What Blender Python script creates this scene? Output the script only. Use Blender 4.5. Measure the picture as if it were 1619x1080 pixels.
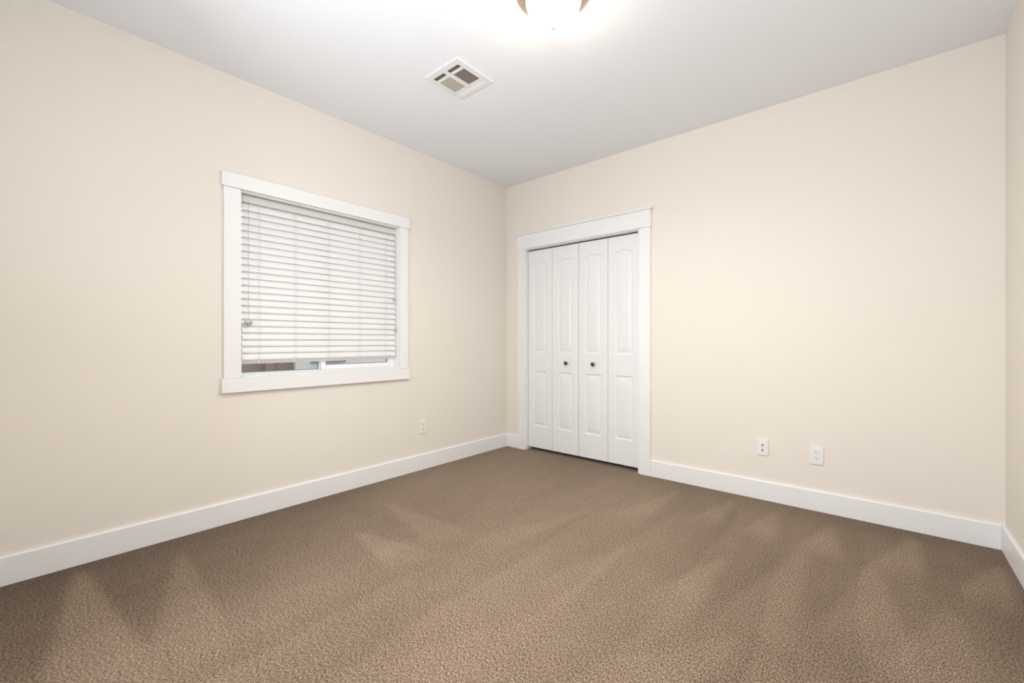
import bpy, bmesh, math, random
from mathutils import Vector, Matrix

C = bpy.context.scene
for o in list(bpy.data.objects):
    bpy.data.objects.remove(o)
COL = C.collection
PI = math.pi

# ------------------------------------------------------------------ camera
W, D, H = 3.525, 3.62, 2.743          # room: x 0..W, y -D..0, z 0..H
cam_d = bpy.data.cameras.new('camera')
cam = bpy.data.objects.new('camera', cam_d); COL.objects.link(cam)
cam.location = (3.031, -3.443, 1.108)
cam.rotation_euler = (PI / 2, 0, 0.71033)
cam_d.sensor_width = 36.0
cam_d.lens = 681.34 / 1619 * 36.0
cam_d.clip_start = 0.02
C.camera = cam

# ------------------------------------------------------------------ world, lights, exposure
w = bpy.data.worlds.new('overcast'); C.world = w; w.use_nodes = True
w.node_tree.nodes['Background'].inputs[0].default_value = (0.80, 0.88, 1.0, 1)
w.node_tree.nodes['Background'].inputs[1].default_value = 2.2

def area(name, loc, rot, sx, sy, power, color):
    l = bpy.data.lights.new(name, 'AREA'); l.shape = 'RECTANGLE'
    l.size, l.size_y, l.energy, l.color = sx, sy, power, color
    o = bpy.data.objects.new(name, l); COL.objects.link(o)
    o.location = loc; o.rotation_euler = rot
    return o
def aim(o, tgt):
    o.rotation_euler = (Vector(tgt) - o.location).to_track_quat('-Z', 'Y').to_euler(); return o
# two added soft fill lights, one beside the camera, one against the wall behind
aim(area('soft_fill', (2.90, -3.35, 1.80), (0, 0, 0), 0.7, 0.7, 19.0, (0.955, 0.985, 1.06)), (1.1, -1.0, 0.9))
aim(area('soft_fill.001', (1.00, -3.52, 1.40), (0, 0, 0), 0.16, 0.7, 22.0, (0.955, 0.985, 1.06)), (3.45, -0.9, 1.25))
# a third added fill light, turned up to the ceiling beside the doorway
aim(area('ceiling_fill', (1.90, -3.55, 1.20), (0, 0, 0), 0.6, 0.12, 11.0, (0.90, 0.97, 1.08)), (1.9, -3.2, H))
l = bpy.data.lights.new('bounce_flash', 'SPOT'); l.energy = 31.0; l.color = (0.88, 0.94, 1.0)
l.spot_size = math.radians(48); l.spot_blend = 1.0; l.shadow_soft_size = 0.1
o = bpy.data.objects.new('bounce_flash', l); COL.objects.link(o); o.location = (2.9, -3.5, 1.7)
aim(o, (0.80, -2.12, H))
# added unseen fill light standing in the open doorway
area('doorway_fill', (3.02, -3.72, 1.02), (PI / 2, 0, 0), 0.76, 1.96, 10.0, (0.95, 0.98, 1.05))
LAMP = 28.0
C.view_settings.view_transform = 'Standard'
C.view_settings.look = 'None'
C.view_settings.gamma = 1.0
C.view_settings.use_curve_mapping = False
C.view_settings.exposure = -0.05

# ------------------------------------------------------------------ materials
def mat(name, col, rough=0.5, metal=0.0, bump=None, spec=0.5, noise=None):
    m = bpy.data.materials.new(name); m.use_nodes = True
    nt = m.node_tree; b = nt.nodes['Principled BSDF']
    b.inputs['Base Color'].default_value = (*col, 1)
    b.inputs['Roughness'].default_value = rough
    b.inputs['Metallic'].default_value = metal
    b.inputs['Specular IOR Level'].default_value = spec
    tc = nt.nodes.new('ShaderNodeTexCoord')
    def ntex(scale, detail, stretch=None):
        n = nt.nodes.new('ShaderNodeTexNoise')
        n.inputs['Scale'].default_value = scale; n.inputs['Detail'].default_value = detail
        if stretch:
            mp = nt.nodes.new('ShaderNodeMapping'); mp.inputs['Scale'].default_value = stretch
            nt.links.new(tc.outputs['Object'], mp.inputs['Vector']); nt.links.new(mp.outputs[0], n.inputs['Vector'])
        else:
            nt.links.new(tc.outputs['Object'], n.inputs['Vector'])
        return n
    if bump:
        scale, strength, dist, st = bump
        n = ntex(scale, 4, st)
        bp = nt.nodes.new('ShaderNodeBump'); bp.inputs['Strength'].default_value = strength
        bp.inputs['Distance'].default_value = dist
        nt.links.new(n.outputs['Fac'], bp.inputs['Height']); nt.links.new(bp.outputs[0], b.inputs['Normal'])
    if noise:
        scale, amt, st = noise
        n = ntex(scale, 5, st)
        mx = nt.nodes.new('ShaderNodeMix'); mx.data_type = 'RGBA'
        mx.inputs[6].default_value = (*[c * (1 - amt) for c in col], 1)
        mx.inputs[7].default_value = (*[min(1, c * (1 + amt)) for c in col], 1)
        nt.links.new(n.outputs['Fac'], mx.inputs[0]); nt.links.new(mx.outputs[2], b.inputs['Base Color'])
    return m

M = {}
M['wall'] = mat('cream_paint', (0.815, 0.768, 0.697), 0.75, bump=(170, 0.25, 0.0012, None), spec=0.25, noise=(1.3, 0.012, None))
M['ceiling'] = mat('ceiling_paint', (0.855, 0.875, 0.905), 0.85, bump=(60, 0.35, 0.002, None), spec=0.2)
M['trim'] = mat('white_semigloss', (0.845, 0.85, 0.852), 0.38, bump=(40, 0.05, 0.0006, None), noise=(3.0, 0.008, None))
M['door'] = mat('white_door_paint', (0.82, 0.828, 0.835), 0.42, bump=(90, 0.16, 0.0010, (1.0, 1.0, 0.04)))
M['plastic'] = mat('white_plastic', (0.84, 0.84, 0.835), 0.32)
M['almond'] = mat('warm_white_plastic', (0.84, 0.82, 0.76), 0.35)
M['slat'] = mat('blind_white', (0.82, 0.82, 0.81), 0.40, bump=(60, 0.06, 0.0004, (1, .1, 1)))
M['valance'] = mat('blind_valance_shaded', (0.72, 0.705, 0.685), 0.45)  # blind white greyed down: shadow under the head casing put into the colour
M['vinyl'] = mat('window_vinyl', (0.84, 0.85, 0.86), 0.35)
M['seal'] = mat('grey_blue_seal', (0.16, 0.18, 0.25), 0.5)
M['cord'] = mat('grey_cord', (0.45, 0.43, 0.41), 0.8)
M['cordlight'] = mat('white_cord', (0.60, 0.59, 0.58), 0.8)
M['tassel'] = mat('pewter_tassel', (0.42, 0.39, 0.35), 0.35, 0.4)
M['dark'] = mat('cavity_shade', (0.012, 0.011, 0.010), 0.9)  # black stands for the shade inside the vent duct
M['closet'] = mat('closet_shade', (0.30, 0.27, 0.23), 0.9)  # dark tone stands in for the shade inside the closed closet
M['slot'] = mat('dark_slot', (0.03, 0.028, 0.025), 0.7)
M['nickel'] = mat('dark_nickel', (0.11, 0.098, 0.082), 0.22, 1.0)
M['steel'] = mat('plain_steel', (0.35, 0.34, 0.32), 0.35, 1.0)
M['brass'] = mat('brushed_brass', (0.60, 0.45, 0.29), 0.34, 1.0)
M['champagne'] = mat('champagne_metal', (0.85, 0.78, 0.68), 0.55, 0.6)
M['vent'] = mat('vent_enamel', (0.80, 0.80, 0.79), 0.4)
M['ventblade'] = mat('vent_blade_enamel', (0.50, 0.45, 0.39), 0.5)
M['wood'] = mat('weathered_brown_wood', (0.23, 0.165, 0.125), 0.85, noise=(14, 0.35, (1, 1, 8)))
M['siding'] = mat('pale_siding', (0.62, 0.60, 0.50), 0.8)
M['ground'] = mat('concrete_ground', (0.34, 0.32, 0.30), 0.9, noise=(6, 0.2, None))

# frosted lit glass of the lamp
m = bpy.data.materials.new('lit_frosted_glass'); m.use_nodes = True
b = m.node_tree.nodes['Principled BSDF']
b.inputs['Base Color'].default_value = (0.9, 0.88, 0.84, 1); b.inputs['Roughness'].default_value = 0.3
b.inputs['Emission Color'].default_value = (1.0, 0.94, 0.78, 1); b.inputs['Emission Strength'].default_value = LAMP
M['lit'] = m

# clear window glass
m = bpy.data.materials.new('window_glass'); m.use_nodes = True
b = m.node_tree.nodes['Principled BSDF']
b.inputs['Base Color'].default_value = (0.93, 0.96, 0.97, 1); b.inputs['Roughness'].default_value = 0.0
b.inputs['Transmission Weight'].default_value = 1.0; b.inputs['IOR'].default_value = 1.45
M['glass'] = m

# carpet: tufts in two tones, long brushed marks and broad tones read from the mesh attribute "pile"
m = bpy.data.materials.new('brown_carpet'); m.use_nodes = True
nt = m.node_tree; b = nt.nodes['Principled BSDF']
b.inputs['Roughness'].default_value = 0.95; b.inputs['Specular IOR Level'].default_value = 0.1
b.inputs['Sheen Weight'].default_value = 0.10; b.inputs['Sheen Roughness'].default_value = 0.6
tc = nt.nodes.new('ShaderNodeTexCoord')
def carpet_noise(scale, detail, rough, stretch=(1, 1, 1), rot=0):
    n = nt.nodes.new('ShaderNodeTexNoise'); n.inputs['Scale'].default_value = scale
    n.inputs['Detail'].default_value = detail; n.inputs['Roughness'].default_value = rough
    mp = nt.nodes.new('ShaderNodeMapping'); mp.inputs['Scale'].default_value = stretch
    mp.inputs['Rotation'].default_value = (0, 0, rot)
    nt.links.new(tc.outputs['Object'], mp.inputs['Vector']); nt.links.new(mp.outputs[0], n.inputs['Vector'])
    return n
n1 = carpet_noise(250, 3, 0.75)
n2 = carpet_noise(140, 2, 0.6, (1.4, 0.8, 1), 0.3)
add = nt.nodes.new('ShaderNodeMath'); add.operation = 'ADD'
nt.links.new(n1.outputs['Fac'], add.inputs[0]); nt.links.new(n2.outputs['Fac'], add.inputs[1])
hal = nt.nodes.new('ShaderNodeMath'); hal.operation = 'MULTIPLY'; hal.inputs[1].default_value = 0.5
nt.links.new(add.outputs[0], hal.inputs[0])
ramp = nt.nodes.new('ShaderNodeValToRGB')
cr = ramp.color_ramp
cr.elements[0].position = 0.40; cr.elements[0].color = (0.055, 0.033, 0.018, 1)
cr.elements[1].position = 0.61; cr.elements[1].color = (0.640, 0.485, 0.355, 1)
e = cr.elements.new(0.47); e.color = (0.225, 0.150, 0.094, 1)
e = cr.elements.new(0.535); e.color = (0.350, 0.246, 0.162, 1)
nt.links.new(hal.outputs[0], ramp.inputs[0])
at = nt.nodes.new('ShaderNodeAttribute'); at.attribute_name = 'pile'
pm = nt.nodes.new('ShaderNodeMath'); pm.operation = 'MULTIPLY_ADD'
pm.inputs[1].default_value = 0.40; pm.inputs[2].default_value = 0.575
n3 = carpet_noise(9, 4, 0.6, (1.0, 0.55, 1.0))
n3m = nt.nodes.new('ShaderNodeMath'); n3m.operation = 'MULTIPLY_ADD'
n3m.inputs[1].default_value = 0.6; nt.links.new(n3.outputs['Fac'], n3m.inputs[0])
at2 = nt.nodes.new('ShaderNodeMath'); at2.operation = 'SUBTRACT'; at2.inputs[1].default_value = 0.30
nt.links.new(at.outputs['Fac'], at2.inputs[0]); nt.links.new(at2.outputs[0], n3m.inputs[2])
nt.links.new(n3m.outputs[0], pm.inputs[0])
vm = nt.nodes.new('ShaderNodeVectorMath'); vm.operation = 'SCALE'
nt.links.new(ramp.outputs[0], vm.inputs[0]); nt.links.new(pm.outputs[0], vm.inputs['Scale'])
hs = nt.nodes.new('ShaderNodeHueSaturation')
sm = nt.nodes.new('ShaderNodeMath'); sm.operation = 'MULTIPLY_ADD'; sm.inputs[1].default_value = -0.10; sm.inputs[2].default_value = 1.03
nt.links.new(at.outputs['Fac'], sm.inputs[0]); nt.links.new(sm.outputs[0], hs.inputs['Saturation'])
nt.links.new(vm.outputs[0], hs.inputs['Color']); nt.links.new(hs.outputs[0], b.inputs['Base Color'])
bpn = nt.nodes.new('ShaderNodeBump'); bpn.inputs['Strength'].default_value = 0.9; bpn.inputs['Distance'].default_value = 0.006
nt.links.new(hal.outputs[0], bpn.inputs['Height']); nt.links.new(bpn.outputs[0], b.inputs['Normal'])
M['carpet'] = m

# ------------------------------------------------------------------ helpers
def box(bm, x0, x1, y0, y1, z0, z1, rot=None, pivot=None):
    vs = [bm.verts.new((x, y, z)) for x in (x0, x1) for y in (y0, y1) for z in (z0, z1)]
    for f in ((0, 1, 3, 2), (4, 6, 7, 5), (0, 4, 5, 1), (2, 3, 7, 6), (0, 2, 6, 4), (1, 5, 7, 3)):
        bm.faces.new([vs[i] for i in f])
    if rot is not None:
        bmesh.ops.rotate(bm, verts=vs, cent=pivot, matrix=rot)
    return vs

def lathe(bm, prof, seg=48, axis='Z', loc=(0, 0, 0), flip=False):
    """prof: list of (radius, height along axis)"""
    rings = []
    def pt(r, h, a):
        c, s = r * math.cos(a), r * math.sin(a)
        if axis == 'Z': p = (c, s, h)
        elif axis == 'Y': p = (c, h, s)
        else: p = (h, c, s)
        return tuple(p[i] + loc[i] for i in range(3))
    for r, h in prof:
        if r < 1e-6: rings.append([bm.verts.new(pt(0, h, 0))])
        else: rings.append([bm.verts.new(pt(r, h, 2 * PI * k / seg)) for k in range(seg)])
    for a, c in zip(rings, rings[1:]):
        for k in range(seg):
            j = (k + 1) % seg
            if len(a) == 1 and len(c) == 1: continue
            if len(a) == 1: bm.faces.new((a[0], c[k], c[j]))
            elif len(c) == 1: bm.faces.new((a[k], a[j], c[0]))
            else: bm.faces.new((a[k], a[j], c[j], c[k]))

def prism(bm, pts, axis, a0, a1):
    """extrude the 2D outline pts along an axis; pts are the other two coordinates in order"""
    def P(p, a):
        if axis == 'X': return (a, p[0], p[1])
        if axis == 'Y': return (p[0], a, p[1])
        return (p[0], p[1], a)
    A = [bm.verts.new(P(p, a0)) for p in pts]; B = [bm.verts.new(P(p, a1)) for p in pts]
    n = len(pts)
    bm.faces.new(A); bm.faces.new(B[::-1])
    for i in range(n):
        j = (i + 1) % n
        bm.faces.new((A[i], B[i], B[j], A[j]))

def tube(bm, pts, r, seg=8):
    for p, q in zip(pts, pts[1:]):
        p, q = Vector(p), Vector(q); d = (q - p)
        mt = Matrix.Translation((p + q) / 2) @ d.to_track_quat('Z', 'Y').to_matrix().to_4x4()
        bmesh.ops.create_cone(bm, cap_ends=True, segments=seg, radius1=r, radius2=r, depth=d.length, matrix=mt)

def obj(name, bm, m, parent=None, bevel=0.0, smooth=False, segs=2, origin=None):
    bmesh.ops.recalc_face_normals(bm, faces=bm.faces)
    me = bpy.data.meshes.new(name)
    off = Vector((0, 0, 0))
    if origin is not None: off = Vector(origin)
    if parent is not None: off = Vector(parent.location) if parent.parent is None else Vector(parent.parent.location) + Vector(parent.location)
    if off.length: bmesh.ops.translate(bm, verts=bm.verts, vec=-off)
    bm.to_mesh(me); bm.free()
    me.materials.append(m)
    o = bpy.data.objects.new(name, me); COL.objects.link(o)
    if parent is not None: o.parent = parent
    elif origin is not None: o.location = off
    if smooth:
        for p in me.polygons: p.use_smooth = True
        try:
            me.set_sharp_from_angle(angle=math.radians(35))
        except Exception: pass
    if bevel:
        md = o.modifiers.new('bevel', 'BEVEL'); md.width = bevel; md.segments = segs; md.limit_method = 'ANGLE'
        md.harden_normals = False
    return o

def tag(o, label, cat, group=None, kind=None):
    o['label'] = label; o['category'] = cat
    if group: o['group'] = group
    if kind: o['kind'] = kind
    return o

def empty(name, loc, label, cat, group=None, kind=None):
    o = bpy.data.objects.new(name, None); COL.objects.link(o)
    o.location = loc; o.empty_display_size = 0.1
    return tag(o, label, cat, group, kind)

def B(): return bmesh.new()

# ------------------------------------------------------------------ room shell
WY0, WY1, WZ0, WZ1 = -2.514, -1.352, 0.885, 2.049       # window opening
CX0, CX1, CZ1 = 0.256, 1.471, 2.045                      # closet opening
T = 0.12
# floor with the pile attribute: brushed marks and broad tones
NX, NY = 176, 181
def smooth01(t):
    t = max(0.0, min(1.0, t)); return t * t * (3 - 2 * t)
rnd = random.Random(5)
# (apex x, apex y, far x, far y, half width) : vacuum strokes, brushed lighter, narrow at the wall end
strokes = []
def stroke(ax, ay, bx, by, hw, amp): strokes.append((ax, ay, bx, by, hw, amp))
PHASE = [rnd.random() for _ in range(40)]
def px(x, y, z=0.0):
    f, yw = 681.34, 0.71033
    Fx, Fy, Rx, Ry = -math.sin(yw), math.cos(yw), math.cos(yw), math.sin(yw)
    u, v = (x - 809.5) / f, (539.54 - y) / f
    t = (z - 1.108) / v
    return 3.031 + t * (Fx + Rx * u), -3.443 + t * (Fy + Ry * u)
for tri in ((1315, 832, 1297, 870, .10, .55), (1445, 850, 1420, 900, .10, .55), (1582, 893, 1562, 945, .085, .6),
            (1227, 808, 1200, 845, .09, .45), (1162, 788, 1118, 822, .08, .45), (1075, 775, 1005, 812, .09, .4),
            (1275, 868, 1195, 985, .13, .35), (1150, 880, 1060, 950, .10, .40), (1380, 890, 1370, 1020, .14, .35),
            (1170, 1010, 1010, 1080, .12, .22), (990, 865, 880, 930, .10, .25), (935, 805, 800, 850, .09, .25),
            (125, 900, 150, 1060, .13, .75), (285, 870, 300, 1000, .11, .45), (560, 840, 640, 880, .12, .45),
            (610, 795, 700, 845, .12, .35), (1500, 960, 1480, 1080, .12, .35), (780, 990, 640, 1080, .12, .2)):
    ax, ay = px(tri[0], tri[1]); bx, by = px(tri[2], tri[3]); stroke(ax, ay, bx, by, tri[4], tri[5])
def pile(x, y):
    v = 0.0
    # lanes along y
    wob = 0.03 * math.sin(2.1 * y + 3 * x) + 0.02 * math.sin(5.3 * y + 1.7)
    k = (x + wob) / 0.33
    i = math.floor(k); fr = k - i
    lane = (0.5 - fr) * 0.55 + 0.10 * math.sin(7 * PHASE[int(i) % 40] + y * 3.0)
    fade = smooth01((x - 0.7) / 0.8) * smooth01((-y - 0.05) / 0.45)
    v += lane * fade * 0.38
    # broad patches
    v += 0.14 * math.sin(1.9 * x + 2.7 * y + 0.6) * math.sin(2.8 * x - 1.6 * y + 1.9) + 0.06 * math.sin(6.1 * x + 4.2 * y)
    # darker strip beside each wall
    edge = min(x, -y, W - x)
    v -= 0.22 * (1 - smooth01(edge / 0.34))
    v += 0.16 * smooth01(1 - math.hypot(x - 1.6, y + 1.6) / 1.4)  # lighter round the middle; next lines darken the left front and right
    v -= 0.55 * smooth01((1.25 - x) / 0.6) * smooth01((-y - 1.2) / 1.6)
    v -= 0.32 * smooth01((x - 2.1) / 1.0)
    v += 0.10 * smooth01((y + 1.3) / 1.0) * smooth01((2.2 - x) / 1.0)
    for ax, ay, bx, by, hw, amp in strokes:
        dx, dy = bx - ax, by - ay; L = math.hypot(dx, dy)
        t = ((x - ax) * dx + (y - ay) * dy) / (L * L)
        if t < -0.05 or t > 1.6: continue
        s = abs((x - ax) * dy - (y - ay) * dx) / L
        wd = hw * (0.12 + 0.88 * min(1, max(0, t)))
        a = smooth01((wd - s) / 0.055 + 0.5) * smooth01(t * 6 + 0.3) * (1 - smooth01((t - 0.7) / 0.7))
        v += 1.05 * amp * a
    return v
me = bpy.data.meshes.new('floor')
vs = []; fs = []; pv = []
fx0, fx1, fy0, fy1 = -0.0, W, -D, 0.0
for j in range(NY):
    for i in range(NX):
        x = fx0 + (fx1 - fx0) * i / (NX - 1); y = fy0 + (fy1 - fy0) * j / (NY - 1)
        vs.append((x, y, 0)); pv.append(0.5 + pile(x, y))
for j in range(NY - 1):
    for i in range(NX - 1):
        a = j * NX + i; fs.append((a, a + 1, a + NX + 1, a + NX))
# closet floor and doorway strips join on at the same level, slab below
n0 = len(vs)
for (x0, x1, y0, y1) in ((CX0 - .2, CX1 + .2, 0.0, 0.7), (2.2, 3.8, -D - 1.3, -D)):
    k = len(vs); vs += [(x0, y0, 0), (x1, y0, 0), (x1, y1, 0), (x0, y1, 0)]; pv += [0.3] * 4; fs.append((k, k + 1, k + 2, k + 3))
k = len(vs)
for z in (-0.001, -0.12):
    vs += [(-0.05, -D - 1.3, z), (W + .35, -D - 1.3, z), (W + .35, .7, z), (-0.05, .7, z)]; pv += [0.3] * 4
fs += [(k, k + 3, k + 2, k + 1), (k + 4, k + 5, k + 6, k + 7), (k, k + 1, k + 5, k + 4), (k + 1, k + 2, k + 6, k + 5), (k + 2, k + 3, k + 7, k + 6), (k + 3, k, k + 4, k + 7)]
me.from_pydata(vs, [], fs); me.update()
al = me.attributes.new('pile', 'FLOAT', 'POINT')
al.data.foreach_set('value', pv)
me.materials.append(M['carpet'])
floor = bpy.data.objects.new('floor', me); COL.objects.link(floor)
tag(floor, 'brown cut-pile carpet with lighter vacuum strokes covering the whole room', 'floor', kind='structure')

bm = B(); box(bm, -T, W + T, -D - T, 0.8, H, H + 0.1)
tag(obj('ceiling', bm, M['ceiling']), 'pale grey-white ceiling with fine texture above the room', 'ceiling', kind='structure')
bm = B()
box(bm, -T, 0, -D - T, WY0, -0.1, H); box(bm, -T, 0, WY1, T, -0.1, H)
box(bm, -T, 0, WY0, WY1, -0.1, WZ0); box(bm, -T, 0, WY0, WY1, WZ1, H)
tag(obj('wall_left', bm, M['wall']), 'cream painted wall on the left, holding the window', 'wall', kind='structure')
bm = B()
box(bm, 0, CX0 - .012, 0, T, 0, H); box(bm, CX1 + .012, W, 0, T, 0, H); box(bm, CX0 - .012, CX1 + .012, 0, T, CZ1 + .012, H)
tag(obj('wall_back', bm, M['wall']), 'cream painted wall across the back, holding the closet doors', 'wall', kind='structure')
bm = B(); box(bm, W, W + T, -D - T, T, -0.1, H)
tag(obj('wall_right', bm, M['wall']), 'cream painted wall, a narrow strip at the right edge', 'wall', kind='structure')
bm = B(); box(bm, 0, 2.62, -D - T, -D, 0, H); box(bm, 3.42, W, -D - T, -D, 0, H); box(bm, 2.62, 3.42, -D - T, -D, 2.05, H)
tag(obj('wall_front', bm, M['wall']), 'cream painted wall with an open doorway facing the closet wall', 'wall', kind='structure')
bm = B()   # unseen hall box, added to keep sky light out of the doorway
box(bm, 2.14, 2.2, -D - 1.3, -D - T, 0, 2.7); box(bm, 3.8, 3.86, -D - 1.3, -D - T, 0, 2.7)
box(bm, 2.14, 3.86, -D - 1.36, -D - 1.3, 0, 2.7); box(bm, 2.14, 3.86, -D - 1.36, -D - T, 2.7, 2.76)
tag(obj('wall_hall_seal', bm, M['wall']), 'unseen cream hall walls added behind the viewer to seal the doorway from sky light', 'wall', kind='structure')
bm = B()   # closet cavity behind the doors
box(bm, CX0 - .2, CX1 + .2, 0.66, 0.70, 0, 2.4); box(bm, CX0 - .24, CX0 - .2, T, 0.70, 0, 2.4)
box(bm, CX1 + .2, CX1 + .24, T, 0.70, 0, 2.4); box(bm, CX0 - .24, CX1 + .24, T, 0.70, 2.4, 2.44)
tag(obj('wall_closet', bm, M['closet']), 'closet interior walls with shade put into their colour, behind the white folding doors', 'wall', kind='structure')

# ------------------------------------------------------------------ baseboards
bh, bt = 0.134, 0.016
prof = [(0, 0), (bt, 0), (bt, bh - .006), (bt - .004, bh), (0, bh)]
def base_y(name, x, s, y0, y1, label):    # runs along y, on wall x, s = inward direction
    bm = B(); prism(bm, [(x + s * a, b_) for a, b_ in prof], 'Y', y0, y1)
    return tag(obj(name, bm, M['trim'], bevel=0.0015), label, 'baseboard', kind='structure')
def base_x(name, y, s, x0, x1, label):
    bm = B(); prism(bm, [(y + s * a, b_) for a, b_ in prof], 'X', x0, x1)
    return tag(obj(name, bm, M['trim'], bevel=0.0015), label, 'baseboard', kind='structure')
base_y('baseboard_left', 0, 1, -D, 0, 'long white baseboard under the window wall')
base_x('baseboard_back', 0, -1, bt, 0.160, 'short white baseboard between room corner and closet casing')
base_x('baseboard_back.001', 0, -1, 1.583, W - bt, 'long white baseboard right of the closet, under the outlets')
base_y('baseboard_right', W, -1, -D, 0, 'white baseboard on the right-hand wall')
base_x('baseboard_front', -D, 1, bt, 2.62, 'white baseboard on the wall with the open doorway')

# ------------------------------------------------------------------ closet casing (trim_1)
t1 = empty('trim_1', (0.87, 0, 0), 'white craftsman casing with projecting cap around the closet opening', 'door casing', kind='structure')
bm = B(); box(bm, 0.161, 0.250, -0.020, 0, 0, 2.056); obj('side_casing', bm, M['trim'], t1, bevel=0.0015)
bm = B(); box(bm, 1.492, 1.583, -0.020, 0, 0, 2.056); obj('side_casing', bm, M['trim'], t1, bevel=0.0015)
bm = B(); box(bm, 0.156, 1.588, -0.024, 0, 2.062, 2.197); obj('head_casing', bm, M['trim'], t1, bevel=0.0012)
bm = B(); box(bm, 0.152, 1.592, -0.029, 0, 2.053, 2.062); obj('bead', bm, M['trim'], t1, bevel=0.003)
bm = B(); box(bm, 0.140, 1.604, -0.040, 0, 2.197, 2.212); obj('cap', bm, M['trim'], t1, bevel=0.004)
bm = B()
box(bm, CX0 - .012, CX0, -0.004, T, 0, CZ1 + .012); box(bm, CX1, 1.4925, -0.004, T, 0, CZ1 + .012)
box(bm, CX0, CX1, -0.004, T, CZ1, CZ1 + .012); obj('jamb', bm, M['trim'], t1)
bm = B(); box(bm, CX0 + .002, CX1 - .002, 0.052, 0.085, CZ1 - .022, CZ1); obj('door_track', bm, M['slot'], t1)

# ------------------------------------------------------------------ bifold doors
DY = 0.042         # front face of the leaves
DZ0, DZ1 = 0.030, 2.034
def loop_rect(x0, x1, z0, z1, arch, n):
    pts = []
    for k in range(n): pts.append((x0, z0 + (z1 - z0) * k / n))
    for k in range(n):
        s = k / n
        pts.append((x0 + (x1 - x0) * s, z1 + arch * math.sin(PI * s) ** 1.3))
    for k in range(n): pts.append((x1, z1 + (z0 - z1) * k / n))
    for k in range(n): pts.append((x1 + (x0 - x1) * k / n, z0))
    return pts
def leaf(x0, x1):
    bm = B(); n = 14
    px0, px1 = x0 + 0.066, x1 - 0.066
    zs = [(DZ0, 0.90, 0.250, 0.806, 0.0), (0.90, DZ1, 0.996, 1.893, 0.017)]
    for z0, z1, pz0, pz1, arch in zs:
        loops = [(loop_rect(x0, x1, z0, z1, 0, n), 0.0)]
        for mg, dep in ((0, 0), (0.002, 0.0035), (0.006, 0.0062), (0.010, 0.0068), (0.020, 0.0065), (0.024, 0.0055), (0.038, 0.0012), (0.041, 0.0008)):
            loops.append((loop_rect(px0 + mg, px1 - mg, pz0 + mg, pz1 - mg, arch, n), dep))
        rings = [[bm.verts.new((x, DY + d, z)) for x, z in L] for L, d in loops]
        for a, c in zip(rings, rings[1:]):
            for k in range(len(a)):
                j = (k + 1) % len(a); bm.faces.new((a[k], a[j], c[j], c[k]))
        bm.faces.new(rings[-1])
    # sides and back
    v = [bm.verts.new(p) for p in ((x0, DY, DZ0), (x1, DY, DZ0), (x1, DY, DZ1), (x0, DY, DZ1),
                                   (x0, DY + .032, DZ0), (x1, DY + .032, DZ0), (x1, DY + .032, DZ1), (x0, DY + .032, DZ1))]
    for f in ((0, 1, 5, 4), (1, 2, 6, 5), (2, 3, 7, 6), (3, 0, 4, 7), (4, 5, 6, 7)):
        bm.faces.new([v[i] for i in f])
    bmesh.ops.remove_doubles(bm, verts=bm.verts, dist=1e-5)
    return bm
def knob_bm(x, z):
    bm = B()
    lathe(bm, [(0, 0), (0.0105, 0), (0.0105, -0.003), (0.007, -0.005), (0.0065, -0.012), (0.012, -0.016), (0.0175, -0.020),
               (0.0188, -0.024), (0.0170, -0.028), (0.011, -0.0315), (0, -0.033)], 32, 'Y', (x, DY, z))
    return bm
leaves = [(0.2600, 0.5550), (0.5590, 0.8590), (0.8640, 1.1640), (1.1680, 1.4680)]
for d in (0, 1):
    lab = ['left pair of white arched-panel folding closet leaves, nearer the room corner',
           'right pair of white arched-panel folding closet leaves, farther from the room corner'][d]
    de = empty('door_%d' % (d + 1), (leaves[2 * d][0], DY, DZ0), lab, 'closet door', kind='structure')
    for q in (0, 1):
        lf = obj('door_leaf', leaf(*leaves[2 * d + q]), M['door'], de)
        lf.data.polygons.foreach_set('use_smooth', [True] * len(lf.data.polygons))
        lf.data.set_sharp_from_angle(angle=math.radians(28))
        if (d, q) in ((0, 1), (1, 0)):
            kx = 0.728 if d == 0 else 1.022
            kb = knob_bm(kx, 0.900)
            k = obj('knob', kb, M['nickel'], lf, smooth=True)
            k['label'] = 'dark nickel mushroom knob'

# ------------------------------------------------------------------ window casing (trim_2)
t2 = empty('trim_2', (0, (WY0 + WY1) / 2, WZ0), 'white flat picture-frame casing around the window', 'window casing', kind='structure')
bm = B(); box(bm, 0, 0.019, WY0 - .092, WY0 - .001, WZ0, WZ1 + .002); obj('side_casing', bm, M['trim'], t2, bevel=0.0015)
bm = B(); box(bm, 0, 0.019, WY1 + .001, WY1 + .080, WZ0, WZ1 + .002); obj('side_casing', bm, M['trim'], t2, bevel=0.0015)
bm = B(); box(bm, 0, 0.028, WY0 - .104, WY1 + .090, WZ1 + .002, WZ1 + .091); obj('head_casing', bm, M['trim'], t2, bevel=0.0015)
bm = B(); box(bm, 0, 0.028, WY0 - .104, WY1 + .090, WZ0 - .090, WZ0 - .001); obj('bottom_casing', bm, M['trim'], t2, bevel=0.0015)
bm = B()
e = 0.008
box(bm, -T, 0.002, WY0, WY0 + e, WZ0, WZ1); box(bm, -T, 0.002, WY1 - e, WY1, WZ0, WZ1)
box(bm, -T, 0.002, WY0 + e, WY1 - e, WZ1 - e, WZ1); box(bm, -T, 0.018, WY0 + e, WY1 - e, WZ0, WZ0 + e)
obj('jamb_liner', bm, M['trim'], t2)

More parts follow.
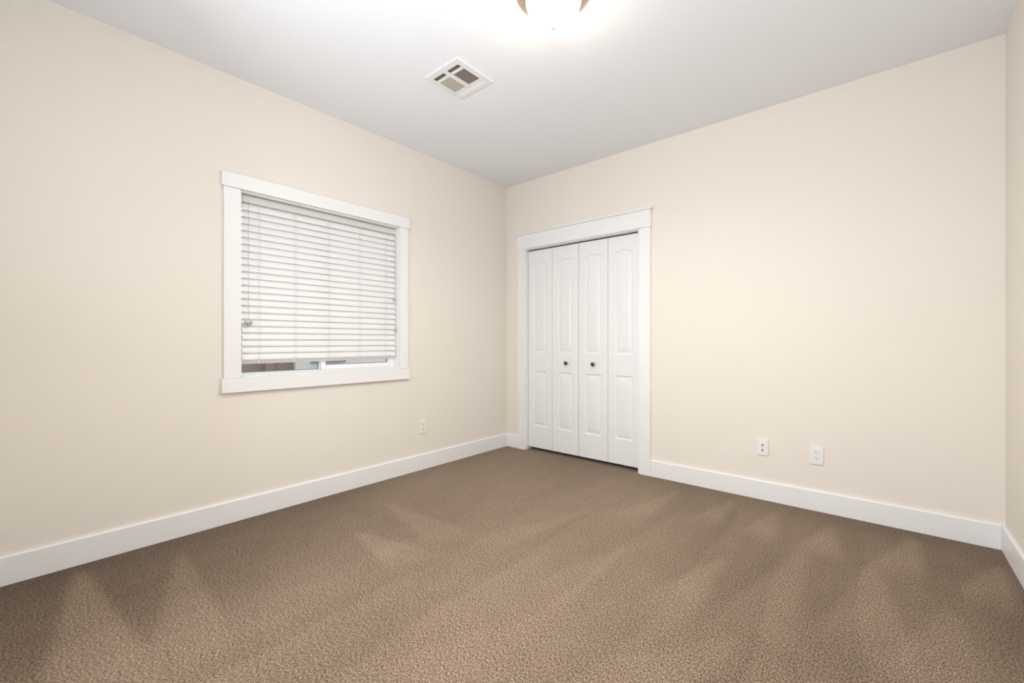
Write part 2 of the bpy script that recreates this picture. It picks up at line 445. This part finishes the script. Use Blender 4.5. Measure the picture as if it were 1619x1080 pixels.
# ------------------------------------------------------------------ window unit
wn = empty('window_1', (-0.09, (WY0 + WY1) / 2, WZ0 + e), 'white vinyl sliding window behind the lowered blind', 'window', kind='structure')
a0, a1, b0, b1 = WY0 + e, WY1 - e, WZ0 + e, WZ1 - e
MY = -1.945
bm = B()
box(bm, -0.118, -0.070, a0, a0 + .012, b0, b1); box(bm, -0.118, -0.070, a1 - .030, a1, b0, b1)
box(bm, -0.118, -0.070, a0 + .012, a1 - .030, b1 - .03, b1); box(bm, -0.118, -0.070, a0 + .012, a1 - .030, b0, b0 + .008)
obj('window_frame', bm, M['vinyl'], wn, bevel=0.0015)
def sash(x0, x1, y0, y1, z0, z1, ws, wr, wb, name):
    bm = B()
    box(bm, x0, x1, y0, y0 + ws, z0, z1); box(bm, x0, x1, y1 - wr, y1, z0, z1)
    box(bm, x0, x1, y0 + ws, y1 - wr, z1 - .035, z1); box(bm, x0, x1, y0 + ws, y1 - wr, z0, z0 + wb)
    s = obj(name, bm, M['vinyl'], wn, bevel=0.0015)
    bm = B(); g = .004
    box(bm, x0 + .004, x1 - .004, y0 + ws, y0 + ws + g, z0 + wb, z1 - .035); box(bm, x0 + .004, x1 - .004, y1 - wr - g, y1 - wr, z0 + wb, z1 - .035)
    box(bm, x0 + .004, x1 - .004, y0 + ws + g, y1 - wr - g, z0 + wb, z0 + wb + g)
    obj('seal', bm, M['seal'], s)
    bm = B(); xm = (x0 + x1) / 2
    box(bm, xm - .002, xm + .002, y0 + ws + g, y1 - wr - g, z0 + wb + g, z1 - .035)
    obj('pane', bm, M['glass'], s)
    return s
sash(-0.114, -0.098, a0 + .013, MY + .01, b0 + .009, b1 - .031, .006, .040, .004, 'sash')
sash(-0.096, -0.074, MY - .022, a1 - .031, b0 + .009, b1 - .031, .034, .022, .034, 'sash')

# ------------------------------------------------------------------ blind
bl = empty('window_blind', (-0.035, (WY0 + WY1) / 2, 0.955), 'white two inch horizontal slat blind lowered almost to the window sill', 'window blind')
sy0, sy1 = WY0 + .022, WY1 - .014
bm = B()
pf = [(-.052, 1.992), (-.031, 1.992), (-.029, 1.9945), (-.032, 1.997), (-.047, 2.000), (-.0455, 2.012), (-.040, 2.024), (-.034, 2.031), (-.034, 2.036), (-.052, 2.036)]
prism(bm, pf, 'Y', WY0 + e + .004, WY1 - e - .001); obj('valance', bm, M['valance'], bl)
bm = B(); box(bm, -0.069, -0.0525, WY0 + e + .006, WY1 - e - .006, 1.996, 2.036); obj('headrail', bm, M['slat'], bl, bevel=.002)
bm = B()
pitch, n = 0.0432, 23
SX = -0.042
def slat(bm, zc, tilt, x=SX):
    n_ = 6; top = []; bot = []
    ct, st = math.cos(tilt), math.sin(tilt)
    rt = []
    for k in range(n_ + 1):
        s = (k / n_ - .5) * .0515
        cr_ = .0048 * (1 - (2 * s / .05) ** 2)
        for th, L in ((cr_ + .0013, top), (cr_ - .0013, bot)):
            L.append((x + s * ct + th * st, zc - s * st + th * ct))
    prism(bm, top + bot[::-1], 'Y', sy0, sy1)
z = 1.966
zs = []
for i in range(n):
    slat(bm, z, math.radians(66)); zs.append(z); z -= pitch
obj('slats', bm, M['slat'], bl)
bm = B(); box(bm, SX - .037, SX + .013, sy0, sy1, 0.977, 0.983, Matrix.Rotation(math.radians(-38), 3, 'Y'), (SX - .012, 0, 0.980)); obj('bottom_rail', bm, M['slat'], bl, bevel=.0025)
for i, y in enumerate((-2.397, -2.168, -1.936, -1.691, -1.462)):
    bm = B()
    tube(bm, [(SX + .0225, y - .005, 1.993), (SX + .0225, y - .005, 0.966)], .0006)
    tube(bm, [(SX + .0225, y + .005, 1.993), (SX + .0225, y + .005, 0.966)], .0006)
    for zz in zs:      # rungs under each slat
        tube(bm, [(SX + .0225, y - .005, zz - .022), (SX - .022, y - .005, zz + .020)], .0004, 5)
    ob = obj('ladder_cord', bm, M['cordlight'], bl)
    if i in (0, 1, 3):
        bm = B(); lathe(bm, [(0, 0), (.003, 0), (.0045, .004), (.0035, .010), (.0015, .014), (0, .014)], 16, 'Z', (SX + .006, y, 0.972)); obj('cord_plug', bm, M['slat'], bl, smooth=True)
def pull(y, ztop, zt, tassels, r=.0010):
    bm = B()
    tube(bm, [(-.014, y, ztop), (-.014, y, zt + .012)], r)
    c = obj('pull_cord', bm, M['cord'], bl)
    for dy, dz in tassels:
        bm = B()
        lathe(bm, [(0, .013), (.0022, .012), (.0045, .006), (.0078, -.004), (.0085, -.010), (.006, -.013), (0, -.013)], 20, 'Z', (-.014, y + dy, zt + dz))
        t_ = obj('tassel', bm, M['tassel'], c, smooth=True)
pull(-2.462, 1.993, 1.228, [(-.016, .002), (0.0, -.004), (.015, .003)], .0013)
pull(-1.392, 1.993, 1.452, [(0, 0)], .0006)
pull(-1.376, 1.993, 1.204, [(0, 0)], .0006)

# ------------------------------------------------------------------ outside the window
bm = B()
for k in range(9):
    box(bm, -2.54, -2.50, -3.4, -1.17, 0.02 + k * 0.145, 0.02 + k * 0.145 + 0.140)
f = obj('board_panel', bm, M['wood'], None)
fe = empty('wooden_fence', (-2.5, -2.4, -0.1), 'weathered brown board fence seen under the blind, left part of the gap', 'fence')
f.parent = fe; f.matrix_parent_inverse = Matrix.Translation(-Vector(fe.location))
for y in (-1.46, -2.1, -3.2):
    bm = B(); box(bm, -2.50, -2.43, y - .045, y + .045, -0.1, 1.42); obj('post', bm, M['wood'], fe, bevel=.004)
bm = B(); box(bm, -3.2, -2.44, -1.16, 1.6, -0.1, 2.6)
nb = obj('neighbouring_house', bm, M['siding'])
tag(nb, 'pale cream siding of the next house seen under the blind', 'building')
bm = B(); box(bm, -2.455, -2.425, -0.95, -0.55, 0.86, 1.9); box(bm, -2.455, -2.415, -0.98, -0.52, 0.835, 0.862)
obj('window', bm, M['seal'], nb)
bm = B(); box(bm, -6, -T, -6, 4, -0.15, -0.1)
tag(obj('ground', bm, M['ground']), 'grey concrete ground outside the window', 'ground', kind='structure')

# ------------------------------------------------------------------ ceiling lamp
LX, LY = 1.861, -1.785
lp = empty('ceiling_light', (LX, LY, H), 'lit frosted bowl ceiling light with a stepped brushed brass rim', 'ceiling light')
bm = B()
lathe(bm, [(0.100, H), (0.172, H), (0.174, H - .006), (0.170, H - .012), (0.163, H - .015), (0.161, H - .022), (0.156, H - .027),
           (0.150, H - .030), (0.148, H - .037), (0.143, H - .042), (0.136, H - .045), (0.132, H - .050), (0.128, H - .050), (0.128, H - .040), (0.05, H - .036)], 96, 'Z', (LX, LY, 0))
obj('rim', bm, M['brass'], lp, smooth=True)
bm = B()
pr = [(0.127, H - .041)]
R0 = 0.127; dep = 0.112
for k in range(1, 17):
    a = (PI / 2) * k / 16
    pr.append((R0 * math.cos(a) if k < 16 else 0, H - .041 - dep * math.sin(a)))
lathe(bm, pr, 96, 'Z', (LX, LY, 0)); obj('glass_bowl', bm, M['lit'], lp, smooth=True)
l = bpy.data.lights.new('bowl_down_spot', 'SPOT'); l.energy = 86.0; l.color = (1.0, 0.955, 0.85)  # added unseen spot below the bowl, boosts the lamp's downward light
l.spot_size = math.radians(172); l.spot_blend = 1.0; l.shadow_soft_size = 0.07
o = bpy.data.objects.new('bowl_down_spot', l); COL.objects.link(o); o.location = (LX, LY, H - .203)
bm = B()
zb = H - .041 - dep
lathe(bm, [(0, zb + .001), (.008, zb + .001), (.009, zb - .001), (.012, zb - .005), (.013, zb - .009), (.011, zb - .015), (.006, zb - .019), (0, zb - .020)], 32, 'Z', (LX, LY, 0))
obj('finial', bm, M['champagne'], lp, smooth=True)

# ------------------------------------------------------------------ ceiling vent
VX0, VX1, VY0, VY1 = 0.889, 1.178, -1.770, -1.474
vt = empty('ceiling_vent', ((VX0 + VX1) / 2, (VY0 + VY1) / 2, H), 'square white ceiling air vent with louvres in several directions', 'ceiling vent')
lx, ly = VX1 - VX0, VY1 - VY0
def UV(u, v): return (VX1 - v * lx, VY0 + u * ly)     # u along +y, v along -x
cells = {'A1': (.12, .225, .12, .47), 'A2': (.12, .225, .56, .905), 'M1': (.285, .74, .12, .47), 'M2': (.285, .74, .56, .905), 'B': (.80, .90, .12, .905)}
us = [0, .12, .225, .285, .74, .80, .90, 1]; vsv = [0, .12, .47, .56, .905, 1]
bm = B()
def cellopen(u, v):
    for (p, q, r, s) in cells.values():
        if p < u < q and r < v < s: return True
    return False
for i in range(len(us) - 1):
    for j in range(len(vsv) - 1):
        if cellopen((us[i] + us[i + 1]) / 2, (vsv[j] + vsv[j + 1]) / 2): continue
        x1, y0 = UV(us[i], vsv[j]); x0, y1 = UV(us[i + 1], vsv[j + 1])
        # the outer border slopes back to the ceiling
        box(bm, x0, x1, y0, y1, H - .010, H - .004)
bmesh.ops.remove_doubles(bm, verts=bm.verts, dist=1e-6)
for f in [f for f in bm.faces if all(len(e_.link_faces) > 2 for e_ in f.edges) and False]: pass
# perimeter lip
d = .012
box(bm, VX0 - .004, VX0 + .004, VY0 - .004, VY1 + .004, H - .008, H); box(bm, VX1 - .004, VX1 + .004, VY0 - .004, VY1 + .004, H - .008, H)
box(bm, VX0 + .004, VX1 - .004, VY0 - .004, VY0 + .004, H - .008, H); box(bm, VX0 + .004, VX1 - .004, VY1 - .004, VY1 + .004, H - .008, H)
obj('faceplate', bm, M['vent'], vt)
bm = B(); box(bm, VX0 + .02, VX1 - .02, VY0 + .02, VY1 - .02, H - .0012, H - .0002); obj('duct_shade_sheet', bm, M['dark'], vt)  # dark sheet on the ceiling in place of the duct's shade
def blades(name, cell, along, count, tilt, m, bw=.0075):
    p, q, r, s = cells[cell]
    x1, y0 = UV(p, r); x0, y1 = UV(q, s)
    bm = B()
    for k in range(count):
        if along == 'y':
            c = x0 + (x1 - x0) * (k + .5) / count
            box(bm, c - bw / 2, c + bw / 2, y0, y1, H - .0062, H - .0052, Matrix.Rotation(tilt, 3, 'Y'), (c, 0, H - .006))
        else:
            c = y0 + (y1 - y0) * (k + .5) / count
            box(bm, x0, x1, c - bw / 2, c + bw / 2, H - .0062, H - .0052, Matrix.Rotation(tilt, 3, 'X'), (0, c, H - .006))
    return obj(name, bm, m, vt)
blades('louvre', 'M1', 'y', 7, math.radians(14), M['ventblade'], .0085)
blades('louvre', 'M2', 'y', 10, math.radians(-35), M['ventblade'], .0085)
blades('louvre', 'A1', 'x', 3, math.radians(45), M['ventblade'])
blades('louvre', 'A2', 'x', 3, math.radians(45), M['ventblade'])
blades('louvre', 'B', 'x', 3, math.radians(-25), M['vent'], .0115)
# cross fins behind the two short louvre banks
for cell in ('A1', 'A2'):
    bm = B()
    p, q, r, s = cells[cell]; x1, y0 = UV(p, r); x0, y1 = UV(q, s)
    for k in range(1, 6):
        c = x0 + (x1 - x0) * k / 6; box(bm, c - .001, c + .001, y0, y1, H - .0035, H - .0015)
    obj('cross_fins', bm, M['ventblade'], vt)

# ------------------------------------------------------------------ wall plates
def plate_frame(wall, a, zc):
    """returns mapping (along, out, up) -> world for a plate centred at a, zc"""
    if wall == 'left': return lambda s, o, u: (o, a + s, zc + u)
    return lambda s, o, u: (a + s, -o, zc + u)
def mapbox(bm, F, s0, s1, o0, o1, u0, u1):
    p, q = F(s0, o0, u0), F(s1, o1, u1)
    box(bm, min(p[0], q[0]), max(p[0], q[0]), min(p[1], q[1]), max(p[1], q[1]), p[2], q[2])
def disc(bm, F, sc, uc, rs, ru, o0, o1, flat=None, seg=28):
    A = []; Bt = []
    for k in range(seg):
        a = 2 * PI * k / seg; s, u = rs * math.cos(a), ru * math.sin(a)
        if flat: u = max(-flat, min(flat, u))
        A.append(bm.verts.new(F(sc + s, o0, uc + u))); Bt.append(bm.verts.new(F(sc + s, o1, uc + u)))
    bm.faces.new(A); bm.faces.new(Bt)
    for k in range(seg):
        j = (k + 1) % seg; bm.faces.new((A[k], A[j], Bt[j], Bt[k]))
def outlet(wall, a, zc, m, label, wd=.075, ht=.121):
    F = plate_frame(wall, a, zc)
    t = empty('wall_outlet', F(0, 0, 0), label, 'outlet', 'duplex wall outlets')
    bm = B(); mapbox(bm, F, -wd / 2, wd / 2, 0, .0075, -ht / 2, ht / 2); obj('cover_plate', bm, m, t, bevel=.0025, segs=3)
    for uc in (.0197, -.0197):
        bm = B(); disc(bm, F, 0, uc, .0172, .0172, .003, .0092, .0138); r = obj('receptacle', bm, m, t)
        bm = B()
        mapbox(bm, F, -.0078, -.0052, .0090, .0096, uc + .0005, uc + .0085); mapbox(bm, F, .0052, .0078, .0090, .0096, uc + .0015, uc + .0080)
        disc(bm, F, 0, uc - .0072, .0026, .0026, .0090, .0096)
        obj('slots', bm, M['slot'], r)
    bm = B(); disc(bm, F, 0, 0, .003, .003, .0075, .0086); obj('screw', bm, m, t)
    return t
outlet('left', -1.111, 0.368, M['almond'], 'small off-white duplex outlet on the window wall near the corner', .070, .115)
outlet('back', 2.703, 0.364, M['plastic'], 'white duplex outlet on the closet wall, nearer the right corner')
F = plate_frame('back', 2.392, 0.369)
cp = empty('cable_plate', F(0, 0, 0), 'white wall plate with two coaxial jacks on the closet wall', 'wall plate')
bm = B(); mapbox(bm, F, -.0355, .0355, 0, .0075, -.0585, .0585); obj('cover_plate', bm, M['plastic'], cp, bevel=.0025, segs=3)
for uc in (.015, -.021):
    bm = B(); disc(bm, F, 0, uc, .0062, .0062, .005, .0115, seg=6); disc(bm, F, 0, uc, .0045, .0045, .0115, .018)
    j = obj('coaxial_jack', bm, M['steel'], cp)
for uc in (.042, -.042):
    bm = B(); disc(bm, F, 0, uc, .0028, .0028, .005, .0086); obj('screw', bm, M['plastic'], cp)
